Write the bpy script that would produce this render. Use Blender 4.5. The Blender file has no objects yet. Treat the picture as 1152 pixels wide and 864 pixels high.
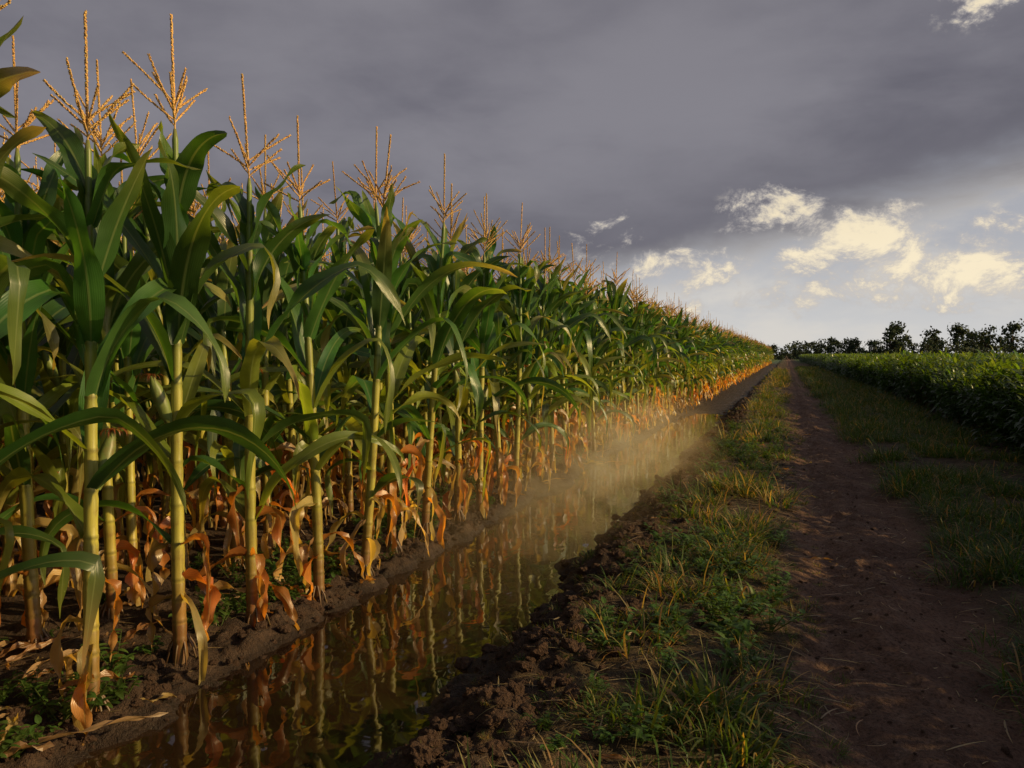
import bpy, math, random
import numpy as np
from mathutils import Vector, Matrix
R = random.Random(7)
rad = math.radians
scene = bpy.context.scene
scene.view_settings.view_transform = 'Standard'
scene.view_settings.look = 'None'
scene.view_settings.exposure = 0
SUN_EL, SUN_AZ = 19.0, 80.0   # azimuth clockwise from +Y

# ------------------------------------------------------------ noise
def vnoise(x, y, seed=0):
    x = np.asarray(x, float); y = np.asarray(y, float)
    xi = np.floor(x).astype(np.int64); yi = np.floor(y).astype(np.int64)
    fx = x - xi; fy = y - yi
    fx = fx*fx*(3-2*fx); fy = fy*fy*(3-2*fy)
    def h(a, b):
        n = (a*374761393 + b*668265263 + seed*1274126177) & 0xffffffff
        n = ((n ^ (n >> 13))*1274126177) & 0xffffffff
        n = (n ^ (n >> 16)) & 0xffff
        return n/65535.0
    return (h(xi, yi)*(1-fx)+h(xi+1, yi)*fx)*(1-fy)+(h(xi, yi+1)*(1-fx)+h(xi+1, yi+1)*fx)*fy
def fbm(x, y, o=4, seed=0):
    s = 0; a = 0.5; t = 0
    for i in range(o):
        s = s+a*vnoise(x*2**i, y*2**i, seed+i*17); t += a; a *= 0.5
    return s/t-0.5
XP = [-400, -3, -2.5, -2.36, -2.26, -2.05, -1.5, -1.32, -1.14, -0.98, -0.6, -0.15, 0.1, 0.28, 0.5, 0.78, 0.98, 1.2, 2.2, 3, 400]
ZP = [0, 0.01, 0.0, -0.03, -0.10, -0.26, -0.26, -0.13, -0.01, 0.05, 0.06, 0.04, -0.01, -0.055, 0.0, -0.06, -0.03, 0.03, 0.04, 0, 0]
def ground(x, y):
    x = np.asarray(x, float); y = np.asarray(y, float)
    near = np.clip((2.2-np.abs(x+1.0))/1.0, 0, 1)
    xw = x+near*(fbm(x*1.3+5, y*1.6, 3, 3)*0.36+fbm(x*6, y*6, 4, 9)*0.24)
    z = np.interp(xw, XP, ZP)
    fill = np.clip((y-13)/7, 0, 1)
    z = np.where(z < -0.06, z*(1-fill)+(-0.06)*fill, z)
    bank = np.exp(-((x+1.0)/0.26)**2)
    lb = np.exp(-((x+2.32)/0.2)**2)
    corn = np.clip((-2.2-x)/0.2, 0, 1)
    track = np.clip(1-np.abs(x-0.52)/0.7, 0, 1)
    fade = np.clip((60-np.abs(y))/40, 0, 1)*np.clip((25-np.abs(x))/15, 0, 1)
    z = z+fade*((fbm(x*9, y*9, 4, 21))*(0.03+0.14*bank+0.06*corn+.06*lb)+fbm(x*26, y*26, 2, 31)*(0.008+0.05*bank+0.014*corn+.04*lb)
              + track*(fbm(x*2.5, y*1.5, 3, 41)*0.08+fbm(x*14, y*11, 4, 51)*.055+fbm(x*40, y*40, 2, 61)*.018))
    return z
def gz(x, y): return float(ground(np.array([x]), np.array([y]))[0])

# ------------------------------------------------------------ node helpers
class NT:
    def __init__(s, tree): s.t = tree; s.n = tree.nodes; s.l = tree.links
    def node(s, typ, **k):
        n = s.n.new(typ)
        for a, b in k.items(): setattr(n, a, b)
        return n
    def put(s, sock, v):
        if v is None: return
        if isinstance(v, bpy.types.NodeSocket): s.l.new(v, sock)
        else: sock.default_value = v
    def math(s, op, a, b=None, c=None, clamp=False):
        n = s.node('ShaderNodeMath', operation=op, use_clamp=clamp)
        for i, v in enumerate((a, b, c)):
            if v is not None: s.put(n.inputs[i], v)
        return n.outputs[0]
    def vec(s, op, a, b=None):
        n = s.node('ShaderNodeVectorMath', operation=op)
        s.put(n.inputs[0], a)
        if b is not None: s.put(n.inputs[1], b)
        return n.outputs['Value'] if op in ('LENGTH', 'DOT_PRODUCT', 'DISTANCE') else n.outputs[0]
    def smooth(s, v, a, b, o0=0.0, o1=1.0):
        n = s.node('ShaderNodeMapRange', interpolation_type='SMOOTHSTEP')
        s.put(n.inputs[0], v); s.put(n.inputs[1], a); s.put(n.inputs[2], b); n.inputs[3].default_value = o0; n.inputs[4].default_value = o1
        return n.outputs[0]
    def noise(s, vec, scale, detail=4, rough=0.5, dist=0.0):
        n = s.node('ShaderNodeTexNoise')
        if vec is not None: s.put(n.inputs['Vector'], vec)
        n.inputs['Scale'].default_value = scale; n.inputs['Detail'].default_value = detail
        n.inputs['Roughness'].default_value = rough; n.inputs['Distortion'].default_value = dist
        return n.outputs['Fac']
    def mix(s, f, a, b, mode='MIX'):
        n = s.node('ShaderNodeMix', data_type='RGBA', blend_type=mode)
        s.put(n.inputs[0], f)
        s.put(n.inputs[6], a if not isinstance(a, tuple) else (*a, 1)[:4]); s.put(n.inputs[7], b if not isinstance(b, tuple) else (*b, 1)[:4])
        return n.outputs[2]
    def scale(s, vec, v):
        return s.vec('MULTIPLY', vec, v)
def newmat(name):
    m = bpy.data.materials.new(name); m.use_nodes = True
    m.node_tree.nodes.clear()
    return m, NT(m.node_tree)
def finish(m, T, shader, disp=None):
    o = T.node('ShaderNodeOutputMaterial'); T.l.new(shader, o.inputs['Surface'])
    return m
def principled(T, col, rough=0.6, spec=0.5, normal=None):
    p = T.node('ShaderNodeBsdfPrincipled')
    T.put(p.inputs['Base Color'], col if not isinstance(col, tuple) else (*col, 1)[:4]); T.put(p.inputs['Roughness'], rough)
    T.put(p.inputs['Specular IOR Level'], spec)
    if normal is not None: T.l.new(normal, p.inputs['Normal'])
    return p
def bump(T, h, strength=0.5, dist=0.02):
    b = T.node('ShaderNodeBump'); b.inputs['Strength'].default_value = strength; b.inputs['Distance'].default_value = dist
    T.l.new(h, b.inputs['Height']); return b.outputs[0]

def leafmat(name, trans=0.35, rough=0.42, midrib=True, spec=0.5, var=0.35, tcol=(2.3, 1.9, .5)):
    m, T = newmat(name)
    col = T.node('ShaderNodeAttribute', attribute_name='col').outputs['Color']
    oi = T.node('ShaderNodeObjectInfo').outputs['Random']
    tc = T.node('ShaderNodeTexCoord')
    if midrib:
        n = T.noise(tc.outputs['Object'], 9, 2, 0.6)
        br = T.math('MULTIPLY_ADD', n, 0.9, 0.55)
        br = T.math('MULTIPLY', br, T.math('MULTIPLY_ADD', oi, var, 1-var/2))
    else:
        br = T.math('MULTIPLY_ADD', oi, var, 1-var/2)
    g = T.node('ShaderNodeCombineColor'); T.put(g.inputs[0], br); T.put(g.inputs[1], br); T.put(g.inputs[2], br)
    c = T.mix(1.0, col, g.outputs[0], 'MULTIPLY')
    nrm = None
    if midrib:
        uv = T.node('ShaderNodeSeparateXYZ'); T.l.new(tc.outputs['UV'], uv.inputs[0])
        d = T.math('ABSOLUTE', T.math('SUBTRACT', uv.outputs[0], 0.5))
        mr = T.smooth(d, 0.03, 0.06, 1.0, 0.0)
        c2 = T.mix(T.math('MULTIPLY', mr, 0.5), c, T.mix(0.55, c, (0.32, 0.36, 0.15)))
        w = T.math('SINE', T.math('MULTIPLY', uv.outputs[0], 95.0))
        c = T.mix(T.math('MULTIPLY_ADD', w, 0.09, 0.09), c2, (0.02, 0.035, 0.01))
        nrm = bump(T, T.math('ADD', T.math('MULTIPLY', w, 0.12), mr), 0.35, 0.004)
    p = principled(T, c, rough, spec, nrm)
    tr = T.node('ShaderNodeBsdfTranslucent')
    T.l.new(T.mix(0.7, c, T.mix(1.0, c, tcol, 'MULTIPLY')), tr.inputs['Color'])
    mx = T.node('ShaderNodeMixShader'); mx.inputs[0].default_value = trans
    T.l.new(p.outputs[0], mx.inputs[1]); T.l.new(tr.outputs[0], mx.inputs[2])
    return finish(m, T, mx.outputs[0])
M_LEAF = leafmat('corn_leaf', 0.42, 0.32, True, .65, .4, (3.0, 2.5, .5))
M_GRASS = leafmat('grass_blade', 0.4, 0.5, False, 0.3, .35, (3.0, 2.3, .5))
M_BUSH = leafmat('crop_leaf', 0.32, 0.38, False, 0.5, .35, (2.6, 2.4, .5))
M_TREE = leafmat('tree_foliage', 0.12, 0.7, False, 0.1)
def stalkmat():
    m, T = newmat('corn_stalk')
    col = T.node('ShaderNodeAttribute', attribute_name='col').outputs['Color']
    tc = T.node('ShaderNodeTexCoord')
    v = T.scale(tc.outputs['Object'], (60, 60, 4))
    n = T.noise(v, 1.0, 3, 0.6)
    n2 = T.noise(tc.outputs['Object'], 14, 3, 0.6)
    c = T.mix(T.smooth(n, 0.35, 0.7, 0.0, 0.45), col, (0.08, 0.08, 0.015))
    c = T.mix(T.smooth(n2, 0.52, 0.74, 0.0, 0.6), c, (0.16, 0.08, 0.025))
    p = principled(T, c, 0.45, 0.45, bump(T, n, 0.3, 0.003))
    return finish(m, T, p.outputs[0])
M_STALK = stalkmat()
def drymat(name, rough=0.8):
    m, T = newmat(name)
    col = T.node('ShaderNodeAttribute', attribute_name='col').outputs['Color']
    p = principled(T, col, rough, 0.25)
    return finish(m, T, p.outputs[0])
M_TASSEL = drymat('tassel_dry')
M_BARK = drymat('bark', 0.9)

# ------------------------------------------------------------ mesh builder
class MB:
    def __init__(s): s.v = []; s.f = []; s.c = []; s.uv = []; s.m = []
    def add(s, verts, faces, cols, mat=0, uvs=None):
        o = len(s.v); s.v += [tuple(v) for v in verts]
        s.c += cols if isinstance(cols, list) else [cols]*len(verts)
        s.uv += uvs if uvs else [(0.2, 0.5)]*len(verts)
        for f in faces: s.f.append(tuple(i+o for i in f)); s.m.append(mat)
    def mesh(s, name, mats, smooth=True):
        me = bpy.data.meshes.new(name); me.from_pydata(s.v, [], s.f); 
        for m in mats: me.materials.append(m)
        me.polygons.foreach_set('material_index', s.m)
        me.polygons.foreach_set('use_smooth', [smooth]*len(s.f))
        a = me.attributes.new('col', 'FLOAT_COLOR', 'POINT')
        arr = np.ones((len(s.v), 4), 'f'); arr[:, :3] = np.array(s.c, 'f')[:, :3]
        a.data.foreach_set('color', arr.ravel())
        ul = me.uv_layers.new(name='UVMap')
        li = np.zeros(len(me.loops), 'i'); me.loops.foreach_get('vertex_index', li)
        ul.data.foreach_set('uv', np.array(s.uv, 'f')[li].ravel())
        me.update(); return me
def link(name, me, loc=(0, 0, 0), rot=(0, 0, 0), scl=1.0, parent=None):
    o = bpy.data.objects.new(name, me); o.location = loc; o.rotation_euler = rot; o.scale = (scl,)*3
    scene.collection.objects.link(o)
    if parent: o.parent = parent
    return o
def jit(c, r, a=0.25):
    k = 1+r.uniform(-a, a); return tuple(max(0, x*k*(1+r.uniform(-a, a)*0.4)) for x in c)
def tube(mb, pts, radii, cols, sides=8, mat=0):
    n = len(pts); vs = []; cs = []
    for i, p in enumerate(pts):
        p = Vector(p)
        d = (Vector(pts[min(i+1, n-1)])-Vector(pts[max(i-1, 0)])).normalized()
        a = d.cross(Vector((0.31, 0.95, 0.05))).normalized(); b = d.cross(a)
        for k in range(sides):
            t = 2*math.pi*k/sides
            vs.append(p+(a*math.cos(t)+b*math.sin(t))*radii[i]); cs.append(cols[i] if isinstance(cols, list) else cols)
    fs = [(i*sides+k, i*sides+(k+1) % sides, (i+1)*sides+(k+1) % sides, (i+1)*sides+k) for i in range(n-1) for k in range(sides)]
    fs.append(tuple((n-1)*sides+k for k in range(sides)))
    mb.add(vs, fs, cs, mat)
def blade(mb, base, az, L, W, a0, bend, col, tip=None, n=14, cross=(-1, -.5, 0, .5, 1), fold=0.35, ruff=0.12, twist=0.0, drift=0.0, brk=None, r=R, mat=0, bpow=1.5):
    p = Vector(base); vs = []; cs = []; uv = []
    ph1, ph2 = r.uniform(0, 6), r.uniform(0, 6); fr = r.uniform(11, 17)
    tip = tip or col; m = len(cross)
    for i in range(n+1):
        t = i/n
        el = a0-bend*t**bpow
        if brk: 
            q = min(1, max(0, (t-brk[0])/0.12)); el -= brk[1]*q*q*(3-2*q)
        el = max(el, rad(-96)); a = az+drift*t
        d = Vector((math.cos(el)*math.cos(a), math.cos(el)*math.sin(a), math.sin(el)))
        if i: p = p+d*(L/n)
        s = Vector((-math.sin(a), math.cos(a), 0)); nn = s.cross(d)*-1
        tw = twist*t; s, nn = s*math.cos(tw)+nn*math.sin(tw), nn*math.cos(tw)-s*math.sin(tw)
        w = W*0.5*min(1, 0.5+t*2.4)*(max(0, 1-t**2.2))**0.8
        if i == n: w = W*0.01
        for c in cross:
            rf = ruff*W*math.sin(fr*t+(ph1 if c > 0 else ph2))*abs(c)**2*(1 if t < .95 else 0)
            vs.append(p+s*(w*c)+nn*(abs(c)*w*fold*(1-0.5*t)+rf))
            cc = tuple(col[k]*(1-t**4)+tip[k]*t**4 for k in range(3)); cs.append(cc); uv.append((c*0.5+0.5, t))
    fs = [(i*m+k, i*m+k+1, (i+1)*m+k+1, (i+1)*m+k) for i in range(n) for k in range(m-1)]
    mb.add(vs, fs, cs, mat, uv)

# ------------------------------------------------------------ corn
def spikelet(mb, p, d, L, r_, col):
    a = d.cross(Vector((0.3, 0.2, 0.9))).normalized(); b = d.cross(a)
    vs = [p]+[p+d*L*.45+(a*math.cos(t)+b*math.sin(t))*r_ for t in (0, 2.1, 4.2)]+[p+d*L]
    mb.add(vs, [(0, 2, 1), (0, 3, 2), (0, 1, 3), (4, 1, 2), (4, 2, 3), (4, 3, 1)], col, 2)
def corn(seed, lod=False):
    r = random.Random(seed); mb = MB()
    H = r.uniform(2.58, 2.74); ST = H-0.47
    lx, ly = r.uniform(-.07, .07), r.uniform(-.07, .07); w1 = r.uniform(0, 6)
    def sp(z):
        t = z/ST
        return Vector((lx*t*t+0.016*math.sin(3*t+w1), ly*t*t+0.016*math.cos(4*t+w1), z))
    nodes = []; z = 0.05
    while z < ST-0.17: nodes.append(z); z += (0.09 if z < 0.25 else 0.175 if z < 1.4 else .13)*r.uniform(.85, 1.15)
    def srad(z):
        t = z/ST; return 0.0255*(1-t)**0.6*0.9+0.006
    def scol(z):
        b = (0.20, 0.085, 0.028); g = (0.38, 0.34, 0.055); u = (0.14, 0.21, 0.036)
        k = min(1, max(0, (z-0.08)/0.35)); k2 = min(1, max(0, (z-0.9)/0.7))
        return tuple((b[i]*(1-k)+g[i]*k)*(1-k2)+u[i]*k2 for i in range(3))
    zs = [(-0.06, srad(0)*1.25, (0.09, 0.05, 0.03))]
    for i, nz in enumerate(nodes):
        nx = nodes[i+1] if i+1 < len(nodes) else ST
        kk = r.uniform(.8, 1.1); f = lambda c, q: tuple(x*q for x in c)
        zs += [(nz-0.012, srad(nz)*1.02, f(scol(nz), kk)), (nz, srad(nz)*1.15, f(scol(nz), .6)), (nz+0.012, srad(nz)*1.02, f(scol(nz), kk)),
               (nz+(nx-nz)*.35, srad(nz)*1.0, f(scol(nz), kk)), (nz+(nx-nz)*.8, srad(nz)*1.08, f(scol(nz), kk*.9))]
    zs.append((ST, 0.006, (0.2, 0.2, 0.06)))
    zs.sort(key=lambda q: q[0])
    tube(mb, [sp(q[0]) for q in zs], [q[1] for q in zs], [q[2] for q in zs], 6 if lod else 10, 1)
    if not lod:
        for k in range(9):
            a = k*0.7+r.uniform(-.2, .2); tube(mb, [(math.cos(a)*.02, math.sin(a)*.02, 0.07), (math.cos(a)*.05, math.sin(a)*.05, 0.02), (math.cos(a)*.07, math.sin(a)*.07, -0.05)], [.006, .005, .004], (0.11, 0.06, 0.035), 5, 1)
    az = r.uniform(-0.5, 0.5); NS = 9 if lod else 18; CR = (-1, 0, 1) if lod else (-1, -.5, 0, .5, 1)
    green = (0.040, 0.104, 0.021); yg = (0.17, 0.21, 0.03); tan = (0.40, 0.27, 0.11); oran = (0.44, 0.165, 0.035)
    for i, nz in enumerate(nodes):
        if nz < 0.14: continue
        a = az+(i % 2)*math.pi+r.uniform(-.6, .6)
        t = nz/ST
        def base(a): return sp(nz)+Vector((math.cos(a), math.sin(a), 0))*srad(nz)*0.9
        if nz < 0.8:
            for q in range(1 if r.random() < .4 else 2):
                if nz > .6 and r.random() < .5: continue
                aa = a+q*r.uniform(1.2, 3.5)
                c = jit(oran if r.random() < .55 else tan, r, .35)
                blade(mb, base(aa), aa, r.uniform(.28, .62), r.uniform(.03, .066), rad(r.uniform(-10, 55)), rad(r.uniform(60, 130)), c, jit(tan, r), 8 if lod else 14, CR, fold=1.0, ruff=.5, twist=r.uniform(-4, 4), drift=r.uniform(-1.2, 1.2), r=r, bpow=.6, brk=(r.uniform(.05, .4), rad(60)))
            if nz < .45 or r.random() < .25: continue
        m = 2 if (nz < 1.85 and r.random() < .6) else 1
        for q in range(m):
            aa = a+q*r.uniform(1.0, 2.2)
            L = (0.84+0.24*math.sin(math.pi*min(1, t*1.15)))*r.uniform(.82, 1.12); W = r.uniform(.094, .134)
            low = nz < 1.05
            a0 = rad((46 if low else 58)+20*t+r.uniform(-12, 12)); bend = rad((138-80*t)*r.uniform(.5, 1.4))
            if t > .62:
                L *= .84-.42*(t-.62)/.38; a0 = rad(r.uniform(60, 85)); bend = rad(r.uniform(5, 80)); W *= .95
            brk = (r.uniform(.3, .7), rad(r.uniform(35, 105))) if r.random() < (.58 if t < .62 else .24) else None
            g = jit(green, r, .4)
            if low and r.random() < .45: g = jit(yg, r)
            tp = g if r.random() < .25 else jit(yg, r) if r.random() < .7 else jit(tan, r)
            blade(mb, base(aa), aa, L*(.9 if low else 1), W*(.8 if low else 1), a0, bend, g, tp, NS, CR, fold=.38, ruff=r.uniform(.08, .2), twist=r.uniform(-1.8, 1.8), drift=r.uniform(-.6, .6), brk=brk, r=r)
    if r.random() < .75:
        nz = min(nodes, key=lambda q: abs(q-r.uniform(.95, 1.25))); a = az+r.uniform(1, 2)
        d = Vector((math.cos(a)*.35, math.sin(a)*.35, 1)).normalized(); p0 = sp(nz)+Vector((math.cos(a), math.sin(a), 0))*.025
        prof = [(0, .012), (.05, .026), (.11, .031), (.17, .026), (.215, .014), (.235, .005)]
        tube(mb, [p0+d*q[0] for q in prof], [q[1] for q in prof], [jit((.15, .20, .05), r, .15) for _ in prof], 9, 1)
        if not lod:
            for k in range(22):
                blade(mb, p0+d*.225, r.uniform(0, 6.28), r.uniform(.06, .1), .007, rad(75), rad(150), (.30, .09, .025), (.12, .04, .02), 4, (-1, 1), 0, 0, r=r, bpow=1)
    top = sp(ST); tc = jit((0.54, 0.33, 0.11), r, .12); R3 = lambda: r.uniform(-1, 1)
    def branch(p, d, L, curve, dens, rr=.0028):
        n = 6; pts = [p]; q = Vector(p); dd = d.copy()
        for i in range(n): dd = (dd+Vector((0, 0, curve/n))).normalized(); q = q+dd*L/n; pts.append(q.copy())
        tube(mb, pts, [(.006 if lod else .0038)*(1-.5*i/n) for i in range(n+1)], tc, 4, 2)
        m = int(L/(.020 if lod else .0062))
        for i in range(m):
            t = (i+.5)/m
            if t < .1: continue
            k = min(n-1, int(t*n)); pp = pts[k].lerp(pts[k+1], t*n-k); ax = (pts[k+1]-pts[k]).normalized()
            for _ in range(1 if lod else dens):
                o = Vector((R3(), R3(), R3())); o = (o-ax*o.dot(ax)).normalized()
                spikelet(mb, pp+o*.0015, (ax+o*.25).normalized(), .022 if lod else .013, (.006 if lod else rr), jit(tc, r, .25))
    branch(top, Vector((R3()*.05, R3()*.05, 1)).normalized(), .47, 0, 4, .0046)
    nb = r.randint(9, 13)
    for k in range(nb):
        a = k*2.4+r.uniform(-.3, .3); e = rad(r.uniform(25, 58))
        branch(top+Vector((0, 0, .01+.009*k)), Vector((math.cos(a)*math.cos(e), math.sin(a)*math.cos(e), math.sin(e))), r.uniform(.16, .26), r.uniform(-.2, .3), 3, .0034)
    return mb.mesh('corn_plant_mesh', [M_LEAF, M_STALK, M_TASSEL])
corn_meshes = [corn(100+i) for i in range(9)]
corn_lod = [corn(200+i, True) for i in range(7)]

# ------------------------------------------------------------ instancer
def instancer(name, meshes, pts):
    col = bpy.data.collections.new(name+'_forms')
    for i, me in enumerate(meshes):
        col.objects.link(bpy.data.objects.new('%s_form_%d' % (name, i), me))
    me = bpy.data.meshes.new(name+'_points')
    me.from_pydata([p[0] for p in pts], [], [])
    a = me.attributes.new('rot', 'FLOAT_VECTOR', 'POINT'); a.data.foreach_set('vector', np.array([p[1] for p in pts], 'f').ravel())
    a = me.attributes.new('scl', 'FLOAT_VECTOR', 'POINT'); a.data.foreach_set('vector', np.array([(p[2] if isinstance(p[2], tuple) else (p[2],)*3) for p in pts], 'f').ravel())
    a = me.attributes.new('idx', 'INT', 'POINT'); a.data.foreach_set('value', np.array([R.randrange(len(meshes)) for p in pts], 'i'))
    ob = bpy.data.objects.new(name, me); scene.collection.objects.link(ob)
    g = bpy.data.node_groups.new(name+'_scatter', 'GeometryNodeTree')
    g.interface.new_socket('Geometry', in_out='INPUT', socket_type='NodeSocketGeometry')
    g.interface.new_socket('Geometry', in_out='OUTPUT', socket_type='NodeSocketGeometry')
    N = g.nodes; L = g.links
    gi = N.new('NodeGroupInput'); go = N.new('NodeGroupOutput'); ip = N.new('GeometryNodeInstanceOnPoints')
    ci = N.new('GeometryNodeCollectionInfo'); ci.inputs['Collection'].default_value = col
    ci.inputs['Separate Children'].default_value = True; ci.inputs['Reset Children'].default_value = True
    def na(nm, ty):
        n = N.new('GeometryNodeInputNamedAttribute'); n.data_type = ty; n.inputs['Name'].default_value = nm
        return [o for o in n.outputs if o.enabled and o.name == 'Attribute'][0]
    e = N.new('FunctionNodeEulerToRotation')
    L.new(na('rot', 'FLOAT_VECTOR'), e.inputs[0]); L.new(e.outputs[0], ip.inputs['Rotation'])
    L.new(na('scl', 'FLOAT_VECTOR'), ip.inputs['Scale']); L.new(na('idx', 'INT'), ip.inputs['Instance Index'])
    ip.inputs['Pick Instance'].default_value = True
    L.new(gi.outputs[0], ip.inputs['Points']); L.new(ci.outputs['Instances'], ip.inputs['Instance']); L.new(ip.outputs[0], go.inputs[0])
    md = ob.modifiers.new('scatter', 'NODES'); md.node_group = g
    return ob

# ------------------------------------------------------------ ground
def axis(segs):
    out = []
    for a, b, s in segs:
        n = max(1, int(round((b-a)/s))); out += list(np.linspace(a, b, n, endpoint=False))
    out.append(segs[-1][1]); return np.array(out)
xs = axis([(-1500, -300, 300), (-300, -40, 65), (-40, -8, 4), (-8, -3.4, .15), (-3.4, 3.2, .02), (3.2, 6, .15), (6, 40, 4), (40, 300, 65), (300, 1500, 300)])
ys = axis([(-1500, -300, 300), (-300, -20, 40), (-20, 0, 1), (0, 1, .1), (1, 6, .02), (6, 12, .045), (12, 25, .1), (25, 60, .35), (60, 200, 7), (200, 600, 100), (600, 3000, 400)])
X, Y = np.meshgrid(xs, ys); Z = ground(X, Y)
nx, ny = len(xs), len(ys)
idx = np.arange(nx*ny).reshape(ny, nx)
F = np.stack([idx[:-1, :-1], idx[:-1, 1:], idx[1:, 1:], idx[1:, :-1]], -1).reshape(-1, 4)
me = bpy.data.meshes.new('ground'); me.from_pydata(np.stack([X, Y, Z], -1).reshape(-1, 3).tolist(), [], F.tolist())
me.polygons.foreach_set('use_smooth', [True]*len(me.polygons))
m, T = newmat('soil')
geo = T.node('ShaderNodeNewGeometry').outputs['Position']
sx = T.node('ShaderNodeSeparateXYZ'); T.l.new(geo, sx.inputs[0])
nb = T.noise(geo, 1.3, 4, .6); nm = T.noise(geo, 7, 5, .65); nf = T.noise(geo, 60, 3, .6); nf2 = T.noise(geo, 220, 2, .6)
xw = T.math('ADD', sx.outputs[0], T.math('MULTIPLY_ADD', nm, .6, -.3))
trk = T.math('MULTIPLY', T.smooth(xw, -.05, .15), T.smooth(xw, 0.9, 1.1, 1, 0))
soil = T.mix(T.smooth(nm, .3, .7), (.038, .022, .014), (.105, .062, .038))
track = T.mix(T.smooth(nb, .35, .65), (.13, .068, .044), (.21, .116, .075))
track = T.mix(T.smooth(nm, .48, .70, 0, .65), track, (.29, .178, .12))
strip = T.mix(T.smooth(nm, .35, .65), (.055, .038, .019), (.14, .094, .048))
isstrip = T.math('MULTIPLY', T.smooth(xw, -0.95, -.7), T.smooth(xw, 2.5, 3.0, 1, 0))
c = T.mix(isstrip, soil, strip); c = T.mix(trk, c, track)
wet = T.smooth(sx.outputs[2], -.075, -.03, 1, 0)
wet = T.math('MULTIPLY', wet, T.smooth(sx.outputs[0], -.9, -.5, 1, 0))
c = T.mix(T.math('MULTIPLY', wet, .65), c, (.018, .011, .007))
far = T.math('MULTIPLY', T.smooth(sx.outputs[1], 110, 150), T.smooth(T.math('ABSOLUTE', T.math('SUBTRACT', sx.outputs[0], .5)), .7, 2))
c = T.mix(far, c, (.06, .11, .025))
c = T.mix(T.smooth(nf, .38, .75, 0, .7), c, (.022, .014, .009))
rough = T.math('MULTIPLY_ADD', wet, -.45, .92)
hgt = T.math('ADD', T.math('ADD', T.math('MULTIPLY', nm, .5), T.math('MULTIPLY', nf, .6)), T.math('MULTIPLY', nf2, .3))
p = principled(T, c, rough, .3, bump(T, hgt, 1.0, .055))
finish(m, T, p.outputs[0]); me.materials.append(m)
link('ground', me)

# water
wx = np.linspace(-2.9, -.75, 12); wy = np.linspace(-6, 19.5, 60)
mb = MB(); WZ = -.085
mb.add([(a, b, WZ) for b in wy for a in wx], [(j*12+i, j*12+i+1, (j+1)*12+i+1, (j+1)*12+i) for j in range(59) for i in range(11)], (0, 0, 0))
m, T = newmat('muddy_water')
geo = T.node('ShaderNodeNewGeometry').outputs['Position']
n1 = T.noise(T.scale(geo, (1, .6, 1)), 7, 2, .5, .4); n2 = T.noise(geo, 1.1, 3, .6)
c = T.mix(T.smooth(n2, .35, .7), (.014, .007, .004), (.034, .018, .008))
p = principled(T, c, T.smooth(n2, .3, .8, .01, .05), .8, bump(T, n1, .09, .02)); p.inputs['IOR'].default_value = 1.45
finish(m, T, p.outputs[0])
link('irrigation_water', mb.mesh('irrigation_water', [m]))

# ------------------------------------------------------------ corn placement
front = [1.66, 2.26, 2.75, 3.22, 3.72, 4.2, 4.7, 5.2, 5.72, 6.2, 6.7, 7.2]
order = [3, 0, 5, 2, 7, 1, 4, 6, 8, 0, 3, 5]
for i, y in enumerate(front):
    x = -2.42+R.uniform(-.04, .04)
    link('corn_plant', corn_meshes[order[i]], (x, y, gz(x, y)-.0), (R.uniform(-.03, .04), R.uniform(-.02, .06), [0.3, 0.1, 2.9, .5, 3.4, 0.0, 2.7, .4, 3.1, .1, 2.8, .3][i]), R.uniform(.98, 1.02))
pts = []
for k in range(14):
    x0 = -2.45-.74*k; ymax = 135 if k < 5 else 45
    y = -3.0
    sp_ = .40 if k == 0 else .34 if k < 4 else .5
    while y < ymax:
        if not (k == 0 and 1.3 < y < 7.5):
            pts.append((x0+R.uniform(-.08, .08), y, 1 if (k > 1 or y > 11) else 0))
        y += sp_*R.uniform(.8, 1.2)*(1.5 if y > 70 else 1)
zz = ground(np.array([p[0] for p in pts]), np.array([p[1] for p in pts]))
hi = [(p, zz[i]) for i, p in enumerate(pts) if p[2] == 0]; lo = [(p, zz[i]) for i, p in enumerate(pts) if p[2] == 1]
mk = lambda L_: [((p[0], p[1], z_), (R.gauss(0, .045), R.gauss(.0, .045), R.choice((0, math.pi))+R.gauss(0.2, .7)), R.uniform(.92, 1.04)) for p, z_ in L_]
cf = instancer('corn_field', corn_lod, mk(lo))
nr = instancer('near_rows', corn_meshes, mk(hi)); nr.parent = cf

# ------------------------------------------------------------ grass
def tuft(seed, n, h, spread, dry, g=(.058, .104, .018), wd=1.0):
    r = random.Random(seed); mb = MB()
    for i in range(n):
        a = r.uniform(0, 6.28); rr = spread*r.random()**.6
        d = r.random() < dry
        c = jit((.30, .21, .085) if d else g, r, .4); tip = jit((.34, .25, .10), r) if r.random() < .3 else c
        blade(mb, (rr*math.cos(a), rr*math.sin(a), -.01), a+r.uniform(-1, 1), h*r.uniform(.4, 1.15), r.uniform(.003, .006)*wd, rad(r.uniform(20, 88)), rad(r.uniform(15, 120)), c, tip, 5, (-1, 1), 0, 0, drift=r.uniform(-.7, .7), r=r)
    return mb.mesh('grass_tuft', [M_GRASS], False)
tufts = [tuft(i, 66, .07+.028*(i % 4), .08, (.12, .35, .1, .55, .2, .15)[i]) for i in range(6)]+[tuft(11, 22, .14, .05, .1, (.075, .13, .02), 1.8)]
tufts_r = [tuft(40+i, 55, .10+.02*(i % 4), .09, (.06, .15, .1, .25)[i], (.040, .086, .016)) for i in range(4)]  # right strip tufts: darker green, the bushes' shade put into the blade colour
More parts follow.
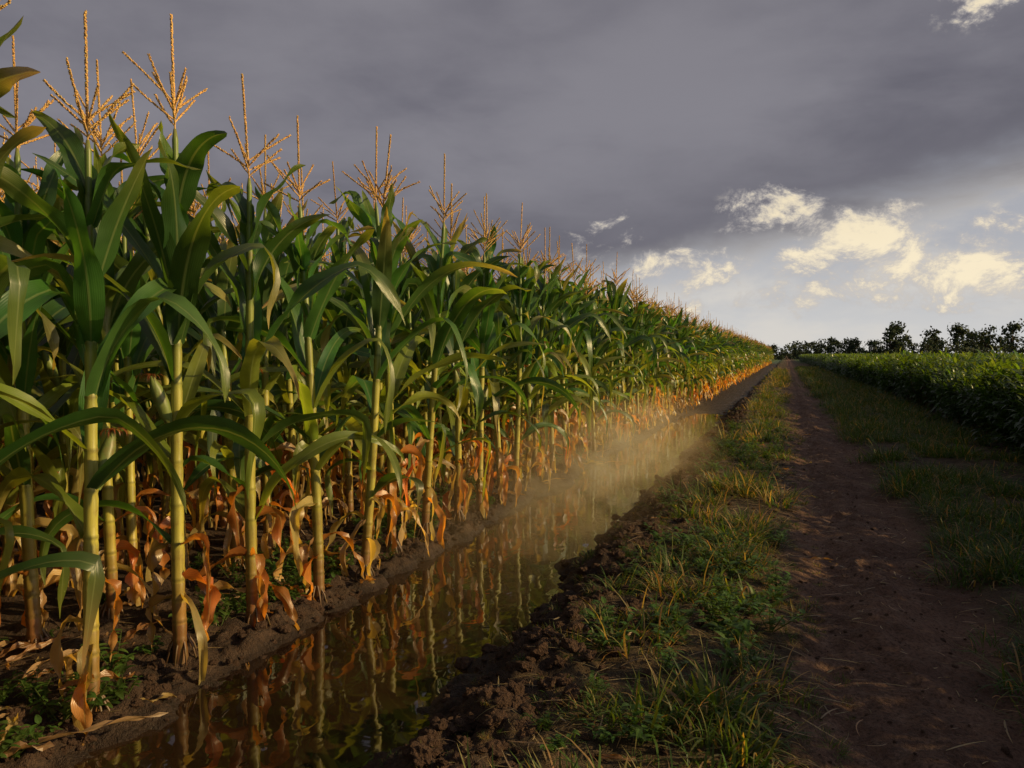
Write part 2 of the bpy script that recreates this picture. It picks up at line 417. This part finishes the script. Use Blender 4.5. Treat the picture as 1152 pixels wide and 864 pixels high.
def scatter(n, xr, yr, keep, smin, smax, ypow=1.0, ksc=1.7, grow=40):
    out = []; xs_ = np.array([R.uniform(*xr) for _ in range(n)]); ys_ = np.array([yr[0]+(yr[1]-yr[0])*R.random()**ypow for _ in range(n)])
    z = ground(xs_, ys_); k = fbm(xs_*ksc, ys_*ksc, 3, 77)+.5
    for i in range(n):
        q = keep(xs_[i], ys_[i], k[i])
        if R.random() < q: out.append(((xs_[i], ys_[i], z[i]), (R.gauss(0, .15), R.gauss(0, .15), R.uniform(0, 6.28)), R.uniform(smin, smax)*(.45+1.0*k[i])*(1+min(1, ys_[i]/grow))))
    return out
def ss(a, b, v): t = min(1, max(0, (v-a)/(b-a))); return t*t*(3-2*t)
g1 = scatter(3100, (-1.05, .15), (.7, 70), lambda x, y, k: ss(-.95, -.6, x)*(1-ss(-.25, .15, x))*ss(.51, .66, k), .6, 1.6, 1.6, 3.1)
g1 += scatter(480, (-1.0, .05), (.8, 8), lambda x, y, k: ss(-.85, -.55, x)*(1-ss(-.25, .02, x))*ss(.53, .64, k), .8, 1.8, 1, 3.1)
g1 += scatter(110, (-.95, .0), (.9, 2.2), lambda x, y, k: ss(-.85, -.6, x)*(1-ss(-.35, .0, x))*ss(.40, .55, k), .9, 1.8, 1, 3.1)
g1 += scatter(1300, (-1.2, .25), (.8, 20), lambda x, y, k: .6, .2, .6, 1.5)
g2 = scatter(7500, (.85, 2.9), (3.2, 80), lambda x, y, k: ss(.8, 1.3, x)*ss(.30, .55, k), .7, 1.6, 1.5)
gv = instancer('grass_verge', tufts, g1)
gr = instancer('shaded_side', tufts_r, g2); gr.parent = gv
g3 = scatter(260, (-3.4, -2.42), (1, 12), lambda x, y, k: ss(.45, .7, k), .6, 1.1)
def weed(seed):
    r = random.Random(seed); mb = MB()
    for s_ in range(5):
        a = r.uniform(0, 6.28); e = rad(r.uniform(25, 75)); L = r.uniform(.05, .13)
        d = Vector((math.cos(a)*math.cos(e), math.sin(a)*math.cos(e), math.sin(e)))
        tube(mb, [(0, 0, -.01), tuple(d*L)], [.002, .0012], (.08, .11, .03), 4)
        for k in range(9):
            t = .25+.75*k/8
            blade(mb, d*L*t, r.uniform(0, 6.28), r.uniform(.025, .045), r.uniform(.012, .02), rad(r.uniform(0, 40)), rad(40), jit((.06, .115, .022), r, .3), None, 4, (-1, 0, 1), .2, 0, r=r)
    return mb.mesh('weed', [M_GRASS], False)
weeds = [weed(i) for i in range(4)]
w1 = scatter(230, (-3.0, -2.38), (1.2, 14), lambda x, y, k: ss(.45, .65, k), .5, 1.1)
w2 = scatter(460, (-.95, 0), (1, 14), lambda x, y, k: ss(.35, .6, k)*.7, .5, 1.3)
instancer('broadleaf_weeds', weeds, w1+w2+g3)

# ------------------------------------------------------------ clods, pebbles, litter
def clod(seed, col):
    r = random.Random(seed)
    import bmesh
    bm = bmesh.new(); bmesh.ops.create_icosphere(bm, subdivisions=3, radius=1)
    o = r.uniform(0, 50)
    from mathutils import noise as mn
    for v in bm.verts:
        n = mn.noise(v.co*1.1+Vector((o, o, 0)))*.5+mn.noise(v.co*3+Vector((o, 0, o)))*.25+mn.noise(v.co*8+Vector((o, 0, o)))*.1
        v.co *= 1+n; v.co.z *= .65
    me = bpy.data.meshes.new('clod'); bm.to_mesh(me); bm.free(); me.materials.append(col); return me
m_clod, T = newmat('soil_clod')
tc = T.node('ShaderNodeTexCoord'); oi = T.node('ShaderNodeObjectInfo').outputs['Random']
n = T.noise(tc.outputs['Object'], 3, 4, .65)
c = T.mix(n, (.045, .026, .017), (.18, .105, .068)); c = T.mix(T.math('MULTIPLY', oi, .5), c, (.07, .04, .026))
p = principled(T, c, .95, .2, bump(T, n, .8, .2)); finish(m_clod, T, p.outputs[0])
clods = [clod(i, m_clod) for i in range(5)]
cp = []
for i in range(8000):
    q = R.random(); y = .8+19*R.random()**1.7
    if q < .42: x = R.gauss(-1.0, .17); s = R.uniform(.008, .05)*R.random()**.7
    elif q < .55: x = R.gauss(-2.36, .07); s = R.uniform(.006, .035)*R.random()**.7
    elif q < .62: x = R.uniform(-3.2, -2.4); s = R.uniform(.005, .035)*R.random()
    elif q < .9: x = R.uniform(-.1, 1.2); s = R.uniform(.002, .014)*R.random()**.9
    else: x = R.uniform(-1, 0); s = R.uniform(.004, .022)
    cp.append([x, y, s])
cz = ground(np.array([c[0] for c in cp]), np.array([c[1] for c in cp]))
instancer('soil_clods', clods, [((c[0], c[1], cz[i]+c[2]*.15), (R.uniform(-.5, .5), R.uniform(-.5, .5), R.uniform(0, 6.28)), c[2]) for i, c in enumerate(cp)])
def litter(seed, kind):
    r = random.Random(seed); mb = MB()
    if kind == 0: blade(mb, (0, 0, .004), 0, r.uniform(.04, .17), r.uniform(.0025, .007), rad(r.uniform(2, 12)), rad(r.uniform(5, 25)), jit((.38, .28, .15), r), None, 6, (-1, 1), 0, 0, drift=r.uniform(-1.3, 1.3), twist=r.uniform(-1, 1), r=r)
    else: blade(mb, (0, 0, .012), 0, r.uniform(.18, .45), r.uniform(.025, .055), rad(14), rad(24), jit((.32, .21, .10) if r.random() < .6 else (.28, .14, .06), r), None, 12, fold=.5, ruff=.4, twist=r.uniform(-2, 2), drift=r.uniform(-1, 1), r=r)
    return mb.mesh('litter', [M_LEAF], False)
straws = [litter(i, 0) for i in range(10)]; leaves = [litter(20+i, 1) for i in range(6)]
sl = []
for i in range(6200):
    q = R.random()
    x = R.uniform(-1, 0.05) if q < .58 else R.choice((R.gauss(.08, .12), R.gauss(1.0, .15), R.gauss(.5, .3))) if q < .86 else R.uniform(-3.3, -2.35); y = .9+18*R.random()**1.6
    sl.append((x, y))
z = ground(np.array([s[0] for s in sl]), np.array([s[1] for s in sl]))
instancer('straw_litter', straws, [((s[0], s[1], z[i]+.005), (0, R.gauss(0, .1), R.uniform(0, 6.28)), R.uniform(.3, 1.2)) for i, s in enumerate(sl)])
ll = []
for i in range(270):
    x = R.uniform(-3.4, -2.26) if R.random() < .84 else R.uniform(-.95, .5); ll.append((x, .9+14*R.random()**1.4))
z = ground(np.array([s[0] for s in ll]), np.array([s[1] for s in ll]))
instancer('dry_leaf_litter', leaves, [((s[0], s[1], z[i]+.008), (0, R.gauss(0, .1), R.uniform(0, 6.28)), R.uniform(.3, 1.0)*(1 if s[0] < -2 else .5)) for i, s in enumerate(ll)])
mb = MB(); blade(mb, (0, 0, .02), 0, .14, .05, rad(18), rad(35), (.16, .26, .03), (.30, .30, .04), 10, fold=.3, ruff=.1)
link('fallen_leaf', mb.mesh('fallen_leaf', [M_LEAF]), (-.66, 2.0, gz(-.66, 2.0)+.05), (0, 0, 2.9))

# ------------------------------------------------------------ bushy crop on the right
def bush(seed, nl, ls, cr=(-1, 0, 1), ns=4):
    r = random.Random(seed); mb = MB()
    for k in range(7):
        a = r.uniform(0, 6.28); q = r.uniform(.1, .3)
        tube(mb, [(0, 0, -.03), (math.cos(a)*q*.5, math.sin(a)*q*.5, .4), (math.cos(a)*q, math.sin(a)*q, .95)], [.014, .009, .004], (.10, .07, .04), 5)
    lumps = [(r.uniform(-.34, .34), r.uniform(-.34, .34), r.uniform(.25, 1.04), r.uniform(.14, .27)) for _ in range(18)]
    for i in range(nl):
        lx, ly, lz, lr = r.choice(lumps)
        d = Vector((r.gauss(0, 1), r.gauss(0, 1), r.gauss(0, 1))).normalized()
        p = Vector((lx, ly, lz))+d*lr*r.uniform(.6, 1.12)
        if p.z < .06: continue
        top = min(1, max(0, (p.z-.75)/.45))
        c = jit((.032+.09*top, .070+.12*top, .014+.014*top), r, .35)  # light green top leaves, with the sun they catch added to the colour
        a = math.atan2(d.y, d.x)+r.uniform(-.6, .6)
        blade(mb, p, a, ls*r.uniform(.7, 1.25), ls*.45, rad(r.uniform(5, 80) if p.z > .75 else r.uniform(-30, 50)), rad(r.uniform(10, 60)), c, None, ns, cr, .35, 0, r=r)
    return mb.mesh('crop_bush', [M_BUSH], True)
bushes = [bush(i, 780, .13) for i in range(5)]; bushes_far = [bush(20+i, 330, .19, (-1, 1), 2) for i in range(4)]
bp = []
for k in range(30):
    x0 = 3.15+.76*k
    y = -4.0
    while y < 190:
        if k < 8 or y > 6: bp.append((x0+R.uniform(-.16, .16), y, R.uniform(.80, 1.10), 0 if (k < 3 and y < 40) else 1))
        y += (.56 if k < 4 else .9)*R.uniform(.8, 1.2)*(1 if y < 50 else 1.7)
z = ground(np.array([s[0] for s in bp]), np.array([s[1] for s in bp]))
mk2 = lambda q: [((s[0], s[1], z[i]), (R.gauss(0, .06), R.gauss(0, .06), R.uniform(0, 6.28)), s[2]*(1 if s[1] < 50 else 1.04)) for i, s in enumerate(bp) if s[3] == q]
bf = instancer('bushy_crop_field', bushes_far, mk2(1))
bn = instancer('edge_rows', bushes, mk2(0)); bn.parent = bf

# ------------------------------------------------------------ trees
def tree(mb, r, cx, cy, h, n, ls, lo=.26, lumps=14, lr_=(.12, .21)):
    cr = h*r.uniform(.32, .5)
    tube(mb, [(cx, cy, -.2), (cx+.1, cy, h*.3), (cx+.2, cy, h*.62)], [h*.03, h*.022, h*.01], (.05, .035, .025), 6, 1)
    lm = []
    for k in range(lumps):
        a = r.uniform(0, 6.28); q = cr*r.uniform(.1, .95); zz_ = h*r.uniform(lo, .86)
        q *= 1-.65*max(0, zz_/h-.55)/.35
        c_ = Vector((cx+q*math.cos(a), cy+q*math.sin(a), zz_)); lm.append((c_, h*r.uniform(*lr_)))
        tube(mb, [(cx+.1, cy, h*.3), tuple(c_)], [h*.010, h*.004], (.05, .035, .025), 4, 1)
    for k in range(n):
        c_, lr = r.choice(lm); d = Vector((r.gauss(0, 1), r.gauss(0, 1), r.gauss(0, .8))).normalized()
        p = c_+d*lr*r.uniform(.2, 1.05); s_ = ls*r.uniform(.6, 1.3)
        a = Vector((r.gauss(0, 1), r.gauss(0, 1), r.gauss(0, 1))).normalized(); b = a.cross(d).normalized()
        mb.add([p-a*s_, p-b*s_*.6, p+a*s_, p+b*s_*.6], [(0, 1, 2, 3)], jit((.038, .055, .030), r, .4), 0)
mb = MB(); r = random.Random(5)
x = -90
while x < 150:
    h = r.choice((4.6, 5.2, 5.6, 6.2, 7, 8.4))*r.uniform(.85, 1.1)*(.86 if x < 6 else 1.14)
    tree(mb, r, x, 232+r.uniform(-8, 30), h, 560, .05*h, .1, 16, (.13, .22)); x += r.uniform(1.5, 3.2)
for i in range(12000):
    xx = r.uniform(-90, 150)
    p = Vector((xx, 224+r.uniform(0, 8), r.random()**1.2*(4.0+1.0*math.sin(xx*.21)+.6*math.sin(xx*.9)))); s_ = r.uniform(.25, .5)
    a = Vector((r.gauss(0, 1), r.gauss(0, 1), r.gauss(0, 1))).normalized(); b = a.orthogonal().normalized()
    mb.add([p-a*s_, p-b*s_*.6, p+a*s_, p+b*s_*.6], [(0, 1, 2, 3)], jit((.032, .046, .025), r, .4), 0)
link('distant_trees', mb.mesh('distant_trees', [M_TREE, M_BARK], False))

# ------------------------------------------------------------ dust haze
mb = MB()
cx, cy, cz_ = -1.7, 8.6, .10; ax, ay, azz = 1.3, 5.8, .98
mb.add([(i*ax, j*ay, k*azz) for i in (-1, 1) for j in (-1, 1) for k in (-1, 1)], [(0, 1, 3, 2), (4, 6, 7, 5), (0, 4, 5, 1), (2, 3, 7, 6), (0, 2, 6, 4), (1, 5, 7, 3)], (0, 0, 0))
m, T = newmat('dust')
tc = T.node('ShaderNodeTexCoord').outputs['Object']
e = T.vec('LENGTH', T.scale(tc, (1/ax, 1/ay, 1/azz)))
n = T.noise(T.scale(tc, (1.3, .8, 1.8)), 1.9, 3, .6, .7)
dens = T.math('MULTIPLY', T.smooth(e, .0, .98, 1, 0), T.smooth(n, .38, .66))
v = T.node('ShaderNodeVolumeScatter'); v.inputs['Color'].default_value = (1, .72, .36, 1); v.inputs['Anisotropy'].default_value = .2
T.l.new(T.math('MULTIPLY', dens, .75), v.inputs['Density'])
o = T.node('ShaderNodeOutputMaterial'); T.l.new(v.outputs[0], o.inputs['Volume'])
try: m.cycles.volume_step_rate = 1.5
except Exception: pass
link('dust_haze', mb.mesh('dust_haze', [m], False), (cx, cy, cz_))

# ------------------------------------------------------------ world
w = bpy.data.worlds.new('World'); scene.world = w; w.use_nodes = True; w.node_tree.nodes.clear(); T = NT(w.node_tree)
D = T.node('ShaderNodeTexCoord').outputs['Generated']
sx = T.node('ShaderNodeSeparateXYZ'); T.l.new(D, sx.inputs[0]); dx, dy, dz = sx.outputs
sky = T.node('ShaderNodeTexSky', sky_type='NISHITA', sun_disc=False, sun_elevation=rad(SUN_EL), sun_rotation=rad(SUN_AZ))
P = T.scale(D, (1, 1, 2.6))
na_ = T.noise(P, 1.7, 3, .45, .2); nb_ = T.noise(P, 6, 5, .55, .2); nc = T.noise(T.scale(D, (1, 1, 1.5)), 13, 8, .70, .3)
deckv = T.math('ADD', T.math('MULTIPLY', na_, .72), T.math('MULTIPLY', nb_, .28))
thr = T.math('ADD', T.math('MULTIPLY_ADD', dx, .20, .150), T.math('MULTIPLY_ADD', nb_, -.14, .07))
above = T.math('SUBTRACT', dz, thr)
deck = T.mix(T.smooth(deckv, .36, .64), (.112, .110, .142), (.235, .228, .260))
deck = T.mix(T.smooth(above, .0, .16, .58, 0), deck, (.092, .090, .116))
deck = T.mix(T.smooth(dz, .22, .5, 0, .5), deck, (.21, .20, .225))
low = T.mix(T.smooth(dz, .0, .17), (.60, .60, .60), (.40, .41, .45))
low = T.mix(T.smooth(nb_, .38, .62, 0, .7), low, (.70, .66, .60))
dm = T.smooth(above, -.055, .04)
def ddir(az, el): az = rad(az); el = rad(el); return (math.sin(az)*math.cos(el), math.cos(az)*math.cos(el), math.sin(el))
boost = T.math('MULTIPLY', T.math('MULTIPLY', T.smooth(dz, .03, .06), T.smooth(dz, .11, .16, 1, 0)), T.smooth(dx, -.35, -.1, 0, .55))
for az, el, rr, st in [(-.8, 9.2, .080, .9), (5.0, 7.8, .085, 1), (6.8, 6.0, .11, .95), (-3.4, 6.0, .075, .85), (12.2, 5.4, .12, .8), (-12, 8.4, .06, .55), (12.6, 22.4, .10, 1.1), (-6.5, 6.0, .06, .7), (20, 8, .13, 1), (1.5, 4.8, .08, .6), (26, 10, .1, .9)]:
    d_ = T.vec('LENGTH', T.scale(T.vec('SUBTRACT', D, ddir(az, el)), (.8, .8, 1.4)))
    q = T.smooth(d_, 0.0, rr, st, 0.0)
    boost = T.math('MAXIMUM', boost, q)
cv = T.math('MULTIPLY_ADD', boost, .21, nc)
cum = T.math('MULTIPLY', T.smooth(cv, .585, .72), T.smooth(boost, .0, .3))
cumc = T.mix(T.smooth(cv, .63, .79), (.54, .50, .47), (1.0, .86, .60))
c = T.mix(dm, low, deck)
c = T.mix(T.math('MULTIPLY', cum, .86), c, cumc)
sd = ddir(SUN_AZ+8, 25)
cover = T.smooth(T.vec('DOT_PRODUCT', D, sd), .76, .94, 1, 0)
sc = T.mix(1.0, c, (10, 10, 10), 'MULTIPLY')
fin = T.mix(cover, sky.outputs[0], sc)
bg = T.node('ShaderNodeBackground'); T.l.new(fin, bg.inputs[0]); bg.inputs[1].default_value = .1
o = T.node('ShaderNodeOutputWorld'); T.l.new(bg.outputs[0], o.inputs[0])
w.cycles.sampling_method = 'MANUAL'; w.cycles.sample_map_resolution = 512

# ------------------------------------------------------------ sun
l = bpy.data.lights.new('sun', 'SUN'); l.energy = 5.0; l.angle = rad(.6); l.color = (1, .72, .33)
so = bpy.data.objects.new('sun', l); scene.collection.objects.link(so)
so.rotation_euler = Vector(ddir(SUN_AZ, SUN_EL)).to_track_quat('Z', 'Y').to_euler()

# ------------------------------------------------------------ camera
cam = bpy.data.cameras.new('camera'); cam.lens = 28; cam.sensor_width = 36; cam.clip_end = 6000; cam.clip_start = .05
co = bpy.data.objects.new('camera', cam); scene.collection.objects.link(co)
co.location = (0, 0, 1.3); co.rotation_euler = (rad(90-2.1), 0, rad(19.0)); scene.camera = co
